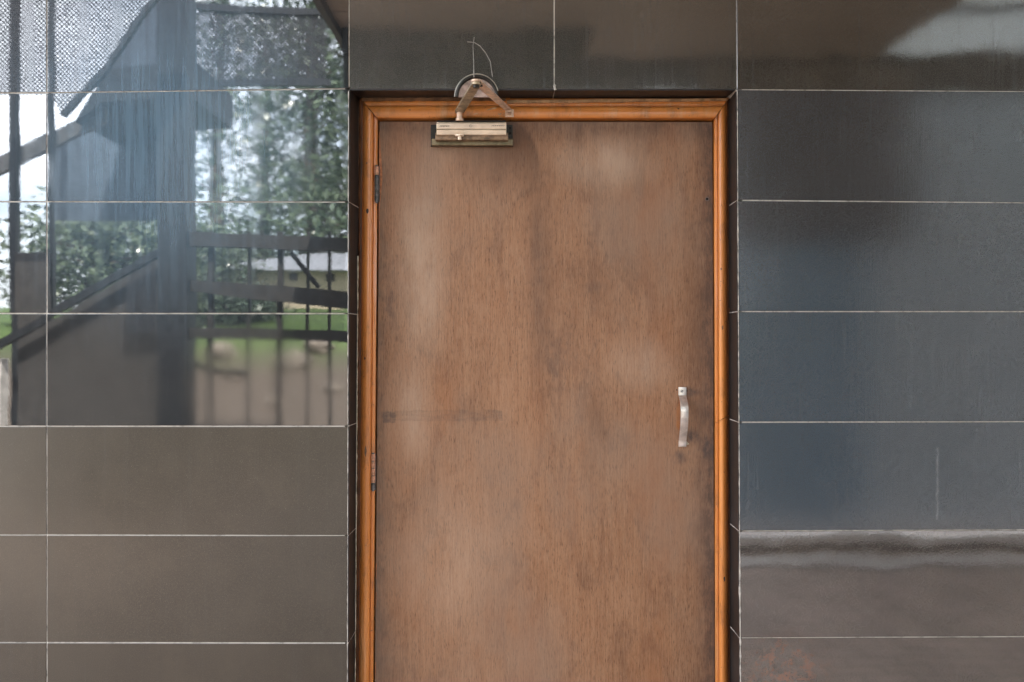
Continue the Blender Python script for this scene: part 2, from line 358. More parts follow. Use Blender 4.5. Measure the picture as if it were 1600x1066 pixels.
# ------------------------------------------------------------------ wood materials
def wood(name, c0, c1, dark, rough, coat, grain=(160, 160, 3.0), kind=''):
    q = N(name)
    g1 = q.noise(q.map(grain), 1, 6, .62, .3)
    g2 = q.noise(q.map((grain[0]*3.2, grain[1]*3.2, grain[2]*3.2)), 1, 4, .6)
    broad = q.noise(q.map((2.2, 2.2, 1.0)), 1.6, 5, .6)
    c = q.mix(q.ramp(g1, .34, .68), c0, c1)
    c = q.mix(q.ramp(g2, .56, .76, 0.0, .22 if kind == 'frame' else .32), c, dark)
    c = q.mix(q.ramp(broad, .42, .72, 0.0, .2 if kind == 'frame' else .35), c, dark)
    rg = q.ramp(broad, .3, .7, rough-.07, rough+.10)
    if kind == 'door':
        pores = q.noise(q.map((900, 900, 55)), 1, 2, .6)
        c = q.mix(q.ramp(pores, .57, .66, 0.0, .8), c, (.045, .022, .012))
        rough_p = q.noise(q.map((7, 7, 3.2), (1.7, 0, 9.1)), 1.5, 7, .72, .6)
        c = q.mix(q.ramp(rough_p, .50, .64, 0.0, .42), c, (.12, .056, .032)); c = q.mix(q.ramp(rough_p, .46, .34, 0.0, .35), c, (.37, .20, .115))
        fibre = q.noise(q.map((1400, 900, 30)), 1, 3, .7); c = q.mix(q.ramp(fibre, .5, .60, 0.0, .4), c, (.44, .27, .17))
        dull = q.noise(q.map((1.7, 1, 1.1), (3.1, 0, 1.3)), 1.5, 5, .55)
        c = q.mix(q.ramp(dull, .45, .68, 0.0, .45), c, (.27, .19, .14))
        warm = q.noise(q.map((2.6, 1, .9), (7.1, 0, 4.3)), 2, 4, .6)
        c = q.mix(q.ramp(warm, .5, .75, 0.0, .45), c, (.30, .115, .045))
        n3 = q.noise(q.map((9, 9, 5)), 3, 6, .7)
        x, _, z = q.xyz()
        n6 = q.noise(q.map((5, 5, 1.6)), 3, 6, .68)
        for (bx, by, rx, rz, s_) in ((655, 420, .10, .34, .55), (940, 255, .17, .09, .45), (1000, 570, .11, .10, .35), (640, 650, .09, .20, .4), (700, 880, .20, .25, .25)):   # blurred daylight sheen painted pale into the door colour
            m = q.math('MULTIPLY', q.blob(P(bx, by, .115), rx, rz, .1, 1.15), q.ramp(n6, .25, .7, .35, 1.0))
            c = q.mix(q.math('MULTIPLY', m, s_), c, (.56, .42, .31))
        # soft cast shadow of the closer, painted into the colour beside and below it
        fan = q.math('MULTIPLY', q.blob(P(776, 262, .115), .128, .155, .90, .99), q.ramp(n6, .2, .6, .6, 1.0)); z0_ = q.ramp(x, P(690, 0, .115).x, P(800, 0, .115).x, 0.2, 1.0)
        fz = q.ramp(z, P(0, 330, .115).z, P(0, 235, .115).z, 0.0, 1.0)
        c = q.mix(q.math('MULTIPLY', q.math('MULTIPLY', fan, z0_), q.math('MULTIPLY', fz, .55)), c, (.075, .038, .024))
        for (bx, by, rx, rz, s_) in ((845, 400, .06, .50, .5), (930, 690, .05, .30, .35), (760, 240, .12, .12, .35), (1085, 480, .05, .5, .35)):   # darker bands down the leaf and below the closer
            m = q.math('MULTIPLY', q.blob(P(bx, by, .115), rx, rz, .1, 1.1), q.ramp(n6, .3, .65, .3, 1.0))
            c = q.mix(q.math('MULTIPLY', m, s_), c, (.12, .058, .032))
        grime = (.05, .036, .032)
        wob = q.math('MULTIPLY', q.math('SUBTRACT', n3, .5), .02)
        # grime along the lock edge, the top edge and round the handle
        x, _, z = q.xyz()
        ex = q.ramp(x, P(1075, 0, .115).x, P(1116, 0, .115).x, 0.0, .8)
        c = q.mix(q.math('MULTIPLY', ex, q.ramp(n3, .35, .6, .45, 1.0)), c, grime)
        ez = q.ramp(z, P(0, 235, .115).z, P(0, 192, .115).z, 0.0, .5)
        c = q.mix(q.math('MULTIPLY', ez, q.ramp(n3, .3, .65, .3, 1.0)), c, grime)
        el = q.ramp(x, P(612, 0, .115).x, P(588, 0, .115).x, 0.0, .45)
        c = q.mix(q.math('MULTIPLY', el, q.ramp(n3, .35, .6, .3, 1.0)), c, (.09, .085, .075))
        for (bx, by, rx, rz, s_) in ((1080, 612, .040, .020, .5), (1082, 682, .035, .03, .55), (1104, 700, .03, .05, .5), (1062, 715, .03, .03, .4),
                                     (610, 480, .03, .10, .30), (870, 560, .10, .16, .22), (840, 420, .03, .25, .2), (930, 450, .06, .03, .2)):
            m = q.math('MULTIPLY', q.blob(P(bx, by, .115), rx, rz, .1, 1.0), q.ramp(n3, .35, .62))
            c = q.mix(q.math('MULTIPLY', m, s_*1.5), c, (.055, .045, .045))
        # ghost of a bolt plate taken off, left side
        s1 = q.rect(P(598, 641, .115), P(786, 658, .115), .002, wob)
        n5 = q.noise(q.map((4, 4, 12)), 12, 5, .7)
        xm = q.ramp(x, P(690, 0, .115).x, P(786, 0, .115).x, .55, 1.0)
        c = q.mix(q.math('MULTIPLY', q.math('MULTIPLY', s1, q.ramp(n5, .35, .65, .10, .42)), xm), c, (.075, .062, .055))
        s2 = q.rect(P(598, 643, .115), P(618, 661, .115), .0015, wob)
        c = q.mix(q.math('MULTIPLY', s2, q.ramp(n5, .3, .6, .15, .5)), c, (.07, .06, .055))
        # bare orange timber rubbed through beside the handle and hinge
        s3 = q.math('MULTIPLY', q.rect(P(1057, 620, .115), P(1063, 672, .115), .004, wob), q.ramp(n3, .35, .6))
        c = q.mix(q.math('MULTIPLY', s3, .6), c, (.40, .13, .03))
        rg = q.math('ADD', q.ramp(n3, .3, .7, -.06, .08), rg)
    if kind == 'frame':
        pit = q.noise(q.map((1, 1, .6)), 220, 2, .5); c = q.mix(q.ramp(pit, .72, .76, 0.0, .8), c, (.02, .012, .008))
        dn = q.noise(q.map((1, 1, .5)), 14, 6, .7); c = q.mix(q.ramp(dn, .50, .72, 0.0, .6), c, (.13, .05, .018))
        dn2 = q.noise(q.map((30, 30, 2)), 1, 6, .7); c = q.mix(q.ramp(dn2, .52, .66, 0.0, .45), c, (.62, .33, .16)); dn3 = q.noise(q.map(), 70, 5, .75); c = q.mix(q.ramp(dn3, .62, .70, 0.0, .7), c, (.05, .022, .01))
    q.set(Base_Color=c, Roughness=rg, Coat_Weight=coat, Coat_Roughness=.12)
    q.node_normal(q.bump(g1, 1.0, .00012 if kind != 'frame' else .00015, q.bump(broad, .6, .003)))
    return q.m
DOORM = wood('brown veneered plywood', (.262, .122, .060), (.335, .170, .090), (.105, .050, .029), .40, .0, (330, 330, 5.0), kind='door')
DOORM.node_tree.nodes['Principled BSDF'].inputs['Specular IOR Level'].default_value = .28
FRV = wood('orange varnished timber', (.60, .195, .032), (.74, .275, .07), (.32, .095, .02), .36, .4, (90, 90, 2.2), 'frame')
FRH = wood('orange varnished timber, grain across', (.60, .195, .032), (.74, .275, .07), (.32, .095, .02), .36, .4, (2.2, 90, 90), 'frame')
FRD = simple('shade-darkened varnished quirk', (.13, .045, .014), .4, var=.4, scale=25)  # dark tone paints in the shade of the deep quirk on both jambs
FILLET = simple('worn brown timber edge', (.17, .085, .04), .6, var=.5, scale=40, bump=.0006)
DARKW = simple('dark timber in the rebate', (.025, .014, .009), .7, var=.4, scale=30)
BARE = simple('bare split timber', (.42, .25, .13), .8, var=.35, scale=60, bump=.0006)
CAULK = simple('cream caulk', (.55, .48, .36), .8, var=.4, scale=60)
PAINT = simple('flaking orange brown paint', (.40, .15, .06), .55, var=.35, scale=80, bump=.0004)

# ------------------------------------------------------------------ door frame
frame = thing('door_frame', 'orange varnished wooden frame with rounded moulding around the brown door', 'door frame', (P(850, 0, FR).x, FR, 0))
LO, LI = lambda y: 562-(y-152)*6/914, lambda y: 591-(y-186)*7/880
RO, RI = lambda y: 1140+(y-152)*1.5/914, lambda y: 1115.5+(y-186)*2.5/880
YT_O, YT_I = 152.5, 187.5
# profile across the moulding: t from the outer edge to the door, depth y
prof = [(0, .135), (0, .104), (.07, .103), (.10, .103), (.105, .108), (.17, .108), (.175, .102)]
for i in range(11):
    a = math.pi*i/10; prof.append((.20+.56*(1-math.cos(a))/2, .104-.017*math.sin(a)**.8))
prof += [(.78, .106), (.80, .103), (.93, .1035), (.965, .105), (.97, .16)]
prof_h = [(0, .135), (0, .104), (.05, .103), (.10, .102), (.17, .100), (.26, .099), (.34, .100)]
for i in range(14):
    a = math.pi*i/13; prof_h.append((.36+.58*(1-math.cos(a))/2, .101-.015*abs(math.sin(a))**.7))
prof_h += [(.965, .105), (.97, .16)]
def sweep(name, stations, m, amp=.0005, seed=0, prof=prof):
    """stations: list of functions t -> photo px of that station's profile line"""
    vs, fs = [], []; n = len(prof)
    for i, s in enumerate(stations):
        for j, (t, y) in enumerate(prof):
            p = P(*s(t), y if y < .12 else .105); p.y = y
            o = noise.noise(Vector((p.x*3+seed, j*.13, p.z*3)))*amp*1.5+noise.noise(Vector((p.x*25+seed, j*.3, p.z*25)))*amp*.5
            p.y += o if 0 < j < n-1 else 0; vs.append(p)
    for i in range(len(stations)-1):
        for j in range(n-1): fs.append((i*n+j, (i+1)*n+j, (i+1)*n+j+1, i*n+j+1))
    mb = MB(); mb.add(vs, fs, True)
    mb.add(vs[:n], [tuple(range(n))]); mb.add(vs[-n:], [tuple(range(n))[::-1]])
    o = mb.build(name, m, frame)
    if name.endswith('jamb'):
        o.data.materials.append(FRD)
        for f in o.data.polygons:
            if f.index < (len(stations)-1)*(n-1) and f.index % (n-1) < 6: f.material_index = 1
    md = o.modifiers.new('edges', 'EDGE_SPLIT'); md.split_angle = R(38)
    return o
lerp = lambda a, b, t: a+(b-a)*t
ybot = 533+H*F/(D+FR)
def col(y, O, I, first):
    if first: return lambda t: (lerp(O(YT_O), I(YT_I), t), lerp(YT_O, YT_I, t)+.6)
    return lambda t: (lerp(O(y), I(y), t), y)
ysl = [YT_I+18+i*(ybot-YT_I-18)/60 for i in range(61)]
sweep('left_jamb', [col(0, LO, LI, True)]+[col(y, LO, LI, False) for y in ysl], FRV, seed=1)
cut = 655                                       # the right jamb is split by a diagonal crack here
ya = [y for y in ysl if y < cut-14]; yb = [y for y in ysl if y > cut+14]
crk = lambda dy: (lambda t: (lerp(RO(cut), RI(cut), t), cut-7+14*t+dy))
sweep('right_jamb', [col(0, RO, RI, True)]+[col(y, RO, RI, False) for y in ya]+[crk(-.5)], FRV, seed=2)
sweep('right_jamb', [crk(.5)]+[col(y, RO, RI, False) for y in yb], FRV, seed=2.004)
def hcol(x, dy=0): return lambda t: (x, lerp(YT_O+dy, YT_I, t))
xs = [611+i*(1100-611)/40 for i in range(41)]
first = lambda t: (lerp(LO(YT_O), LI(YT_I), t)+.8, lerp(YT_O, YT_I, t))
last = lambda t: (lerp(RO(YT_O), RI(YT_I), t)-.8, lerp(YT_O, YT_I, t))
sweep('frame_head', [first]+[hcol(x) for x in [u for u in xs if u < 795]+[797]], FRH, seed=5, prof=prof_h)
sweep('frame_head', [hcol(x, 1.5) for x in [797.3]+[u for u in xs if u > 800]]+[last], FRH, seed=9, prof=prof_h)
# worn fillet along the top of the head, a raised strip on its right half, splintered end near the closer foot
def strip(name, pts, thick, m, parent=frame, seed=0, n=24, y0=.10, jag=.8):
    """ragged thin strip: pts = (x0, ytop0, ybot0, x1, ytop1, ybot1) photo px"""
    x0, t0, b0, x1, t1, b1 = pts; rr = random.Random(seed); up, dn = [], []
    vert = abs(x1-x0) < abs(t1-t0)
    for i in range(n+1):
        f = i/n; x = lerp(x0, x1, f)
        up.append(P(x, lerp(t0, t1, f)+rr.uniform(-jag, jag), y0)); dn.append(P(x, lerp(b0, b1, f)+rr.uniform(-jag, jag), y0))
    mb = MB()
    for i in range(n): mb.prism([up[i], up[i+1], dn[i+1], dn[i]], (0, thick, 0))
    return mb.build(name, m, parent)
strip('fillet', (566, 152.5, 158, 790, 152.5, 157), .012, FILLET, seed=1, y0=.094)
strip('fillet', (792, 156.5, 161.5, 1136, 153.5, 157), .014, BARE, seed=2, y0=.092, jag=.5)
mb = MB()
rr = random.Random(8)
for k in range(9):
    x = 782+rr.uniform(-8, 16); y = 176+rr.uniform(-4, 6)
    a = P(x, y, .09); b = P(x+rr.uniform(4, 14), y+rr.uniform(-6, 6), .084); mb.bar(a, b, .0022, .0012)
mb.build('splinters', BARE, frame)
strip('crack', (740, 178, 179, 776, 167, 169.5), .004, BARE, seed=5, y0=.0865, n=10, jag=.6)
for k, (x_, y_, a_, b_) in enumerate([(574, 330, 2.2, 5), (1129, 512, 1.6, 4), (571, 706, 1.8, 9), (1132, 905, 1.5, 5), (573, 255, 1.4, 2), (1127, 420, 1.3, 2), (570, 560, 1.4, 2.5), (640, 172, 3, 1.2), (980, 176, 5, 1.1), (1060, 170, 2, 1.2)]):
    mb = MB(); n_ = 9; rr2 = random.Random(k)
    mb.prism([P(x_+a_*math.cos(6.283*i/n_)*rr2.uniform(.6, 1.1), y_+b_*math.sin(6.283*i/n_)*rr2.uniform(.6, 1.1), .0865) for i in range(n_)], (0, .006, 0)); mb.build('chip', FILLET if k % 3 else DARKW, frame)
# cream caulk down the left edge, chipped paint on the right edge
bead([P(LO(y)-1.4, y, .100) for y in range(160, 400, 40)], .0012, 'caulk', .5, seed=50, mat=FILLET, parent=frame)
bead([P(LO(y)-1.2, y, .0965) for y in range(400, 1320, 40)], .0019, 'caulk', .3, seed=51, mat=CAULK, parent=frame)
bead([P(RO(y)+1.2, y, .099) for y in range(156, 560, 40)], .0026, 'caulk', .5, seed=52, mat=PAINT, parent=frame)
bead([P(RO(y)+2.0, y, .099) for y in range(648, 900, 40)], .0022, 'caulk', .6, seed=53, mat=FILLET, parent=frame)
bead([P(RO(y)+2.4, y, .098) for y in range(900, 1320, 40)], .0015, 'caulk', .6, seed=54, mat=PAINT, parent=frame)
bead([P(RO(950)+3, 948, .096), P(RO(950)+2.6, 958, .096)], .004, 'caulk', .4, seed=55, mat=CAULK, parent=frame, step=.005)
# dark rebate and stop behind the door edge
mb = MB(); A, B = P(580, 170, .13), P(1126, 170, .13)
mb.box((A.x-.02, .20, 0), (B.x+.02, .22, A.z+.05))
mb.build('door_stop', DARKW, frame)

# ------------------------------------------------------------------ door leaf
DY = .113
door = thing('door', 'brown plywood veneer door, scuffed, with metal pull handle and overhead closer', 'door', (P(850, 0, DY).x, DY, 0))
dl = lambda y: 593.5-(y-190)*7.5/876
dr = lambda y: 1113+(y-190)*3.5/876
n = 60; front = []; rr = random.Random(3)
yb_ = 533+(H-.008)*F/(D+DY)
Lp = [P(dl(y)+rr.uniform(-.25, .25), y, DY) for y in [lerp(190.3, yb_, i/n) for i in range(n+1)]]
Rp = [P(dr(y)+rr.uniform(-.2, .2), y, DY) for y in [lerp(190.8, yb_, i/n) for i in range(n+1)]]
mb = MB()
for i in range(n):
    mb.add([Lp[i], Rp[i], Rp[i+1], Lp[i+1]], [(0, 1, 2, 3)])
    for s in (Lp, Rp): mb.add([s[i], s[i+1], s[i+1]+Vector((0, .04, 0)), s[i]+Vector((0, .04, 0))], [(0, 1, 2, 3)])
mb.add([Lp[0], Rp[0], Rp[0]+Vector((0, .04, 0)), Lp[0]+Vector((0, .04, 0))], [(0, 1, 2, 3)])
mb.add([p+Vector((0, .04, 0)) for p in (Lp[0], Rp[0], Rp[-1], Lp[-1])], [(0, 3, 2, 1)])
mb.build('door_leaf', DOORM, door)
# orange lipping bulging at the hinge side
strip2 = MB(); rr = random.Random(11)
for i in range(30):
    y0, y1 = lerp(205, 345, i/30), lerp(205, 345, (i+1)/30)
    w0 = .8+4.2*math.sin(math.pi*(i/30))**2; w1 = .8+4.2*math.sin(math.pi*((i+1)/30))**2
    strip2.prism([P(dl(y0)-.6, y0, DY-.0012), P(dl(y0)-.6+w0, y0, DY-.0012), P(dl(y1)-.6+w1, y1, DY-.0012), P(dl(y1)-.6, y1, DY-.0012)], (0, .002, 0))
strip2.build('edge_lipping', PAINT, door)
for (y0, y1, wd) in ((345, 420, 1.3), (880, 905, 1.2), (925, 950, 1.0), (1035, 1060, 1.2)):
    mb = MB(); mb.prism([P(dl(y0), y0, DY-.0008), P(dl(y0)+wd, y0, DY-.0008), P(dl(y1)+wd*.5, y1, DY-.0008), P(dl(y1), y1, DY-.0008)], (0, .002, 0)); mb.build('edge_lipping', PAINT, door)
# small screw hole near the lock edge
HOLE = simple('shadowed hole', (.008, .006, .005), .9)
def disc(c, r, t, n=20, ry=1.0):
    c = Vector(c); return [c+Vector((math.cos(2*math.pi*i/n)*r, 0, math.sin(2*math.pi*i/n)*r*ry)) for i in range(n)]
mb = MB(); c = P(1105, 311, DY-.0015)
ring = disc(c, .0062, 0); ri = disc(c, .0038, 0)
for i in range(20): mb.prism([ring[i], ring[(i+1) % 20], ri[(i+1) % 20], ri[i]], (0, .0012, 0))
hole = mb.build('screw_hole', simple('grey filler', (.16, .11, .09), .6), door)
mb = MB(); mb.prism(disc(c+Vector((0, .0003, 0)), .0036, 0), (0, .0006, 0)); mb.build('hole', HOLE, hole)

# ------------------------------------------------------------------ handle
ALU = simple('brushed aluminium', (.80, .72, .66), .35, .8, var=.15, scale=60, bump=.0001)
STEEL = simple('worn bright steel', (.55, .52, .50), .35, 1.0, var=.2, scale=90)
path = [(605, 0), (617.5, 0), (620, .004), (624, .014), (628, .0225), (631, .0265), (634, .029), (640, .031), (650, .0305), (660, .027), (668, .0215), (676, .0145), (683, .007), (689, .0015), (698, 0)]
mb = MB(); vs = []
import itertools
sm = []
for i in range(len(path)-1):
    for f in (0, .34, .67): sm.append((lerp(path[i][0], path[i+1][0], f), lerp(path[i][1], path[i+1][1], f)))
sm.append(path[-1])
hw = .0112
for (py, o) in sm:
    base = P(1066.0, py, DY); w_ = hw*(1.0 if py < 618 else .96)
    # the strap leans slightly
    for sx in (-1, 1):
        for dd in (0, .0028):
            vs.append(Vector((base.x+sx*w_, DY-.0012-o-dd, base.z)))
nn = len(sm); fs = []
for i in range(nn-1):
    a, b = i*4, i*4+4
    fs += [(a+1, b+1, b+3, a+3), (a, a+2, b+2, b), (a, b, b+1, a+1), (a+2, a+3, b+3, b+2)]
fs += [(0, 1, 3, 2), ((nn-1)*4, (nn-1)*4+2, (nn-1)*4+3, (nn-1)*4+1)]
mb.add(vs, fs); hd = mb.build('handle', ALU, door, bevel=.0005, seg=2)
for f in hd.data.polygons: f.use_smooth = True
md = hd.modifiers.new('split', 'EDGE_SPLIT'); md.split_angle = R(25)
for (px, py) in ((1065.5, 611.5), (1066, 692.5)):
    mb = MB(); c = P(px, py, DY-.0042); mb.prism(disc(c, .0045, 0, 18), (0, .0012, 0))
    s = mb.build('screw', STEEL, hd, bevel=.0003, seg=1)
    mb = MB(); mb.bar(c+Vector((-.003, -.0002, -.002)), c+Vector((.003, -.0002, .002)), .0010, .0006, (0, 1, 0)); mb.build('screw_slot', HOLE, hd)
for (px, py) in ((1073.2, 611), (1073.5, 693), (1057.5, 609.5)):      # old screw holes beside the tabs
    mb = MB(); mb.prism(disc(P(px, py, DY-.0006), .0020, 0, 10), (0, .0005, 0)); mb.build('screw_hole', HOLE, door)
mb = MB(); mb.prism([P(1072.5, 689, DY-.001), P(1077, 694, DY-.001), P(1072.5, 696, DY-.001)], (0, .0008, 0)); mb.build('bare_chip', CAULK, door)

# ------------------------------------------------------------------ hinges
HG = simple('grey hinge metal with old paint', (.12, .11, .105), .5, .6, var=.5, scale=90)
HP = simple('hinge knuckle painted salmon', (.50, .25, .15), .55, var=.35, scale=120, bump=.0003)
def hinge(px, y0, y1, r, mats, lean=0):
    root = None
    nk = len(mats)
    for i, m in enumerate(mats):
        a = P(px+lean*(i/nk), lerp(y0, y1, i/nk)+.6, DY-.015); b = P(px+lean*((i+1)/nk), lerp(y0, y1, (i+1)/nk)-.6, DY-.015)
        if root is None:
            mb = MB(); la = P(px-2, y0, DY-.003); lb = P(px+8, y1, DY-.003)
            mb.box((la.x, DY-.003, lb.z), (lb.x-.006, DY-.0005, la.z)); root = mb.build('hinge', HG, door)
        mb = MB(); mb.tube([a, b], r, 12); mb.build('knuckle', m, root, recalc=True)
    mb = MB(); mb.tube([P(px, y0-1.5, DY-.015), P(px+lean, y1+1.5, DY-.015)], r*.62, 10); mb.build('hinge_pin', HG, root)
hinge(588.5, 260, 316, .0062, [HP, HG, HG, HG])
hinge(583.0, 709, 766, .0062, [HP, HP, HP, HP, HG])

# ------------------------------------------------------------------ door closer
CREAM = simple('cream enamelled metal, grubby', (.80, .64, .48), .34, .15, var=.12, scale=25, bump=.0002)
BRASS = simple('tarnished brass', (.20, .155, .095), .42, .8, var=.35, scale=50)
DKM = simple('black grimy metal', (.03, .026, .022), .45, .5, var=.4, scale=50)
ARM1 = simple('tarnished steel arm', (.34, .26, .17), .42, .5, var=.5, scale=60)
ARM2 = simple('pinkish primed steel arm', (.68, .48, .35), .45, .3, var=.25, scale=60)
INK = simple('dark engraved letters', (.05, .035, .025), .7)
y0 = DY
bp = MB(); a, b = P(673, 195, y0-.006), P(801, 229, y0-.006)
bp.box((a.x, y0-.006, b.z), (b.x, y0-.0003, a.z)); closer = bp.build('closer_backplate', DKM, door, bevel=.0008, seg=2)
mb = MB(); a, b = P(674, 216.5, y0-.022), P(802, 227.5, y0-.022)
mb.box((a.x, y0-.022, b.z), (b.x, y0-.0062, a.z)); mb.build('lower_rail', BRASS, closer, bevel=.004, seg=3)
mb = MB(); a, b = P(680, 207, y0-.04), P(794, 219, y0-.04)
mb.box((a.x, y0-.04, b.z), (b.x, y0-.0062, a.z)); mb.build('closer_body', simple('brown grimy cast body', (.22, .14, .085), .5, .4, var=.5, scale=50), closer, bevel=.003, seg=3)
# cover with a two-facet face
A = P(682, 191, y0-.052); B = P(791, 210, y0-.052)
sec = [(y0-.008, A.z+.004), (y0-.042, A.z+.003), (y0-.052, A.z-.004), (y0-.054, lerp(A.z, B.z, .52)), (y0-.050, lerp(A.z, B.z, .60)), (y0-.052, lerp(A.z, B.z, .68)), (y0-.047, B.z), (y0-.008, B.z+.001)]
mb = MB(); mb.prism([Vector((A.x, yy, zz)) for yy, zz in sec], (B.x-A.x, 0, 0)); cov = mb.build('closer_cover', CREAM, closer, bevel=.0010, seg=2)
mb = MB(); mb.box((A.x+.002, y0-.050, A.z+.0035), (B.x-.002, y0-.01, A.z+.0055)); mb.build('cover_lip', DKM, closer, bevel=.0005, seg=1)
mb = MB(); zf = lerp(A.z, B.z, .60); mb.box((A.x+.001, y0-.0515, zf-.0006), (B.x-.001, y0-.049, zf+.0006)); mb.build('groove', BRASS, closer)
# worn, unreadable engraving: a script word left, a round emblem, a script word right
def scribble(x0, x1, py, amp, seed, loops):
    rr = random.Random(seed); pts = []
    for i in range(loops*8):
        f = i/(loops*8-1); ph = f*loops*2*math.pi
        p = P(lerp(x0, x1, f)+math.cos(ph)*1.0, py+math.sin(ph)*amp*rr.uniform(.6, 1.1), y0-.0545); pts.append(p)
    return pts
mb = MB(); mb.tube(scribble(687, 702, 197.2, .9, 3, 6), .00035, 4); mb.tube(scribble(768, 788, 196.6, .8, 7, 7), .0003, 4)
mb.tube([p+Vector((0, 0, 0)) for p in [P(735.5+2.2*math.cos(t*.6), 197+2.0*math.sin(t*.6), y0-.0545) for t in range(11)]], .0004, 4)
mb.tube([P(734, 197, y0-.0546), P(737, 197, y0-.0546)], .0003, 4)
mb.build('engraved_marks', INK, closer)
for (px, py) in ((797, 200), (797, 208)):
    mb = MB(); mb.prism(disc(P(px, py, y0-.009), .0035, 0, 12), (0, .003, 0)); mb.build('screw', HOLE, closer)
def cylz(mb, c, r, z0, z1, n=18): return mb.tube([Vector((c.x, c.y, z0)), Vector((c.x, c.y, z1))], r, n)
S = P(718, 200, y0-.050)
mb = MB(); cylz(mb, S, .0125, B.z-.005, B.z-.001); cylz(mb, S, .0052, B.z-.015, B.z-.0052); mb.build('spindle_knob', CREAM, closer)
ZA = A.z+.030
mb = MB(); cylz(mb, S, .0105, A.z+.004, A.z+.010); cylz(mb, S, .008, A.z+.010, ZA-.003); mb.build('spindle', ARM2, closer)
E = P(744, 133, -.195); E.z = ZA+.002; E.y = -.19
Ft = P(796, 178, FR-.02)
EL_ = Vector((E.x, E.y, ZA))
mb = MB()
def armbar(a, b, w0, w1, t):
    d = (b-a).normalized(); s = Vector((d.y, -d.x, 0)).normalized()
    poly = []
    for th in range(0, 7): an = math.pi*th/6; poly.append(a+(s*math.cos(an)-d*math.sin(an))*w0/2)
    for th in range(0, 7): an = math.pi*th/6; poly.append(b+(-s*math.cos(an)+d*math.sin(an))*w1/2)
    q_ = MB(); q_.prism(poly, (0, 0, t)); return q_
mb = armbar(Vector((S.x, S.y, ZA-.003)), EL_, .026, .024, .007); mb.build('closer_arm', ARM1, closer, bevel=.001, seg=2)
mb = armbar(EL_+Vector((0, 0, .0075)), Vector((Ft.x, Ft.y, ZA+.0045)), .027, .017, .005); mb.build('forearm', ARM2, closer, bevel=.001, seg=2)
mb = MB(); cylz(mb, EL_, .0078, ZA-.006, ZA+.0015); cylz(mb, EL_+Vector((.012, .012, 0)), .0035, ZA+.000, ZA+.004); mb.build('elbow_pin', DKM, closer)
mb = MB(); mb.box((Ft.x-.012, FR-.016, ZA-.010), (Ft.x+.012, FR-.012, ZA+.012)); mb.bar(Vector((Ft.x, FR-.05, ZA-.002)), Vector((Ft.x, FR-.012, ZA-.002)), .012, .004); mb.build('arm_foot', ARM2, closer, bevel=.001, seg=2)

# half-round cover plate on the tiles above the door, behind the arms
PK = simple('scratched pinkish plate', (.34, .24, .20), .4, .4, var=.4, scale=50)
plate = thing('cover_plate', 'small half-round metal plate with a dark rim on the tiles above the door closer', 'plate', P(745, 150, -.004))
c = P(745, 152, -.004); 
def half(rx, rz, n=24): return [c+Vector((math.cos(math.pi*i/n)*rx, 0, math.sin(math.pi*i/n)*rz)) for i in range(n+1)]
mb = MB(); mb.prism(half(.050, .050), (0, .0035, 0)); mb.build('plate_face', PK, plate)
mb = MB(); mb.tube([p+Vector((0, -.003, 0)) for p in half(.054, .056)], .0045, 8); mb.build('rim', DKM, plate)
mb = MB(); mb.tube([p+Vector((0, -.004, 0)) for p in half(.0595, .0615)[2:]], .0014, 6); mb.build('rim_edge', simple('dull chrome', (.50, .45, .38), .4, .8), plate)

WIRE = simple('thin grey wire', (.30, .27, .24), .5, .3, var=.3, scale=50)
mb = MB(); mb.tube([P(741, 58, -.006), P(739, 72, -.008), P(740, 95, -.01), P(740.5, 121, -.012)], [.0008, .0008, .0011, .0013], 6)
tag(mb.build('wire', WIRE), 'thin grey wire hanging straight down to the half-round plate', 'wire')
mb = MB(); mb.tube([P(730, 65.5, -.004), P(741, 66.5, -.005), P(750, 72, -.006), P(759, 83, -.008), P(766, 96, -.01), P(769.5, 120, -.012)], .0010, 6)
tag(mb.build('wire', WIRE), 'thin grey wire curving over and down to the right side of the plate', 'wire')

# ------------------------------------------------------------------ porch: floor, roof with fascia, screen wall opposite (all mirrored in the tiles)
def gh(x, k):
    """ground height at distance k from the wall: flat yard, then a bank up to the garden"""
    f = max(0, min(1, (k-7.0)/5.0)); f = f*f*(3-2*f)
    return -.01+f*1.75+max(0, min(1, (k-12)/20))*1.0+.12*noise.noise(Vector((x*.4, k*.4, 0)))*f
q = N('earth and lawn'); f1 = q.noise(q.map(), 1.2, 6, .65); f2 = q.noise(q.map(), 14, 6, .7)
x, y, z = q.xyz()
lawn = q.ramp(z, .9, 1.6)
c = q.mix(f2, (.05, .038, .028), (.13, .10, .075)); gcol = q.mix(q.ramp(f1, .3, .7), (.045, .085, .018), (.085, .14, .03))
q.set(Base_Color=q.mix(q.math('MULTIPLY', lawn, 1.0), c, gcol), Roughness=.95); q.node_normal(q.bump(f2, 1, .03)); EARTH = q.m
vs, fs = [], []
ks = [-60, -20, 0, 5.5, 6.5]+[7+i*.5 for i in range(14)]+[15, 18, 22, 27, 32, 45, 80, 180]; xs_ = [-180, -80, -40]+[-30+i*1.5 for i in range(41)]+[40, 80, 180]
for k in ks:
    for x_ in xs_: vs.append((x_, -k, gh(x_, k)))
nx = len(xs_)
for i in range(len(ks)-1):
    for j in range(nx-1): fs.append((i*nx+j, i*nx+j+1, (i+1)*nx+j+1, (i+1)*nx+j))
mb = MB(); mb.add(vs, fs, True); tag(mb.build('ground', EARTH), kind='structure')
q = N('worn brownish paving'); f = q.noise(q.map(), 3, 6, .65); f2 = q.noise(q.map(), 60, 4, .6)
br = q.n('ShaderNodeTexBrick'); q.plug(br.inputs['Vector'], q.pos); br.inputs['Scale'].default_value = 2.2; br.inputs['Mortar Size'].default_value = .012
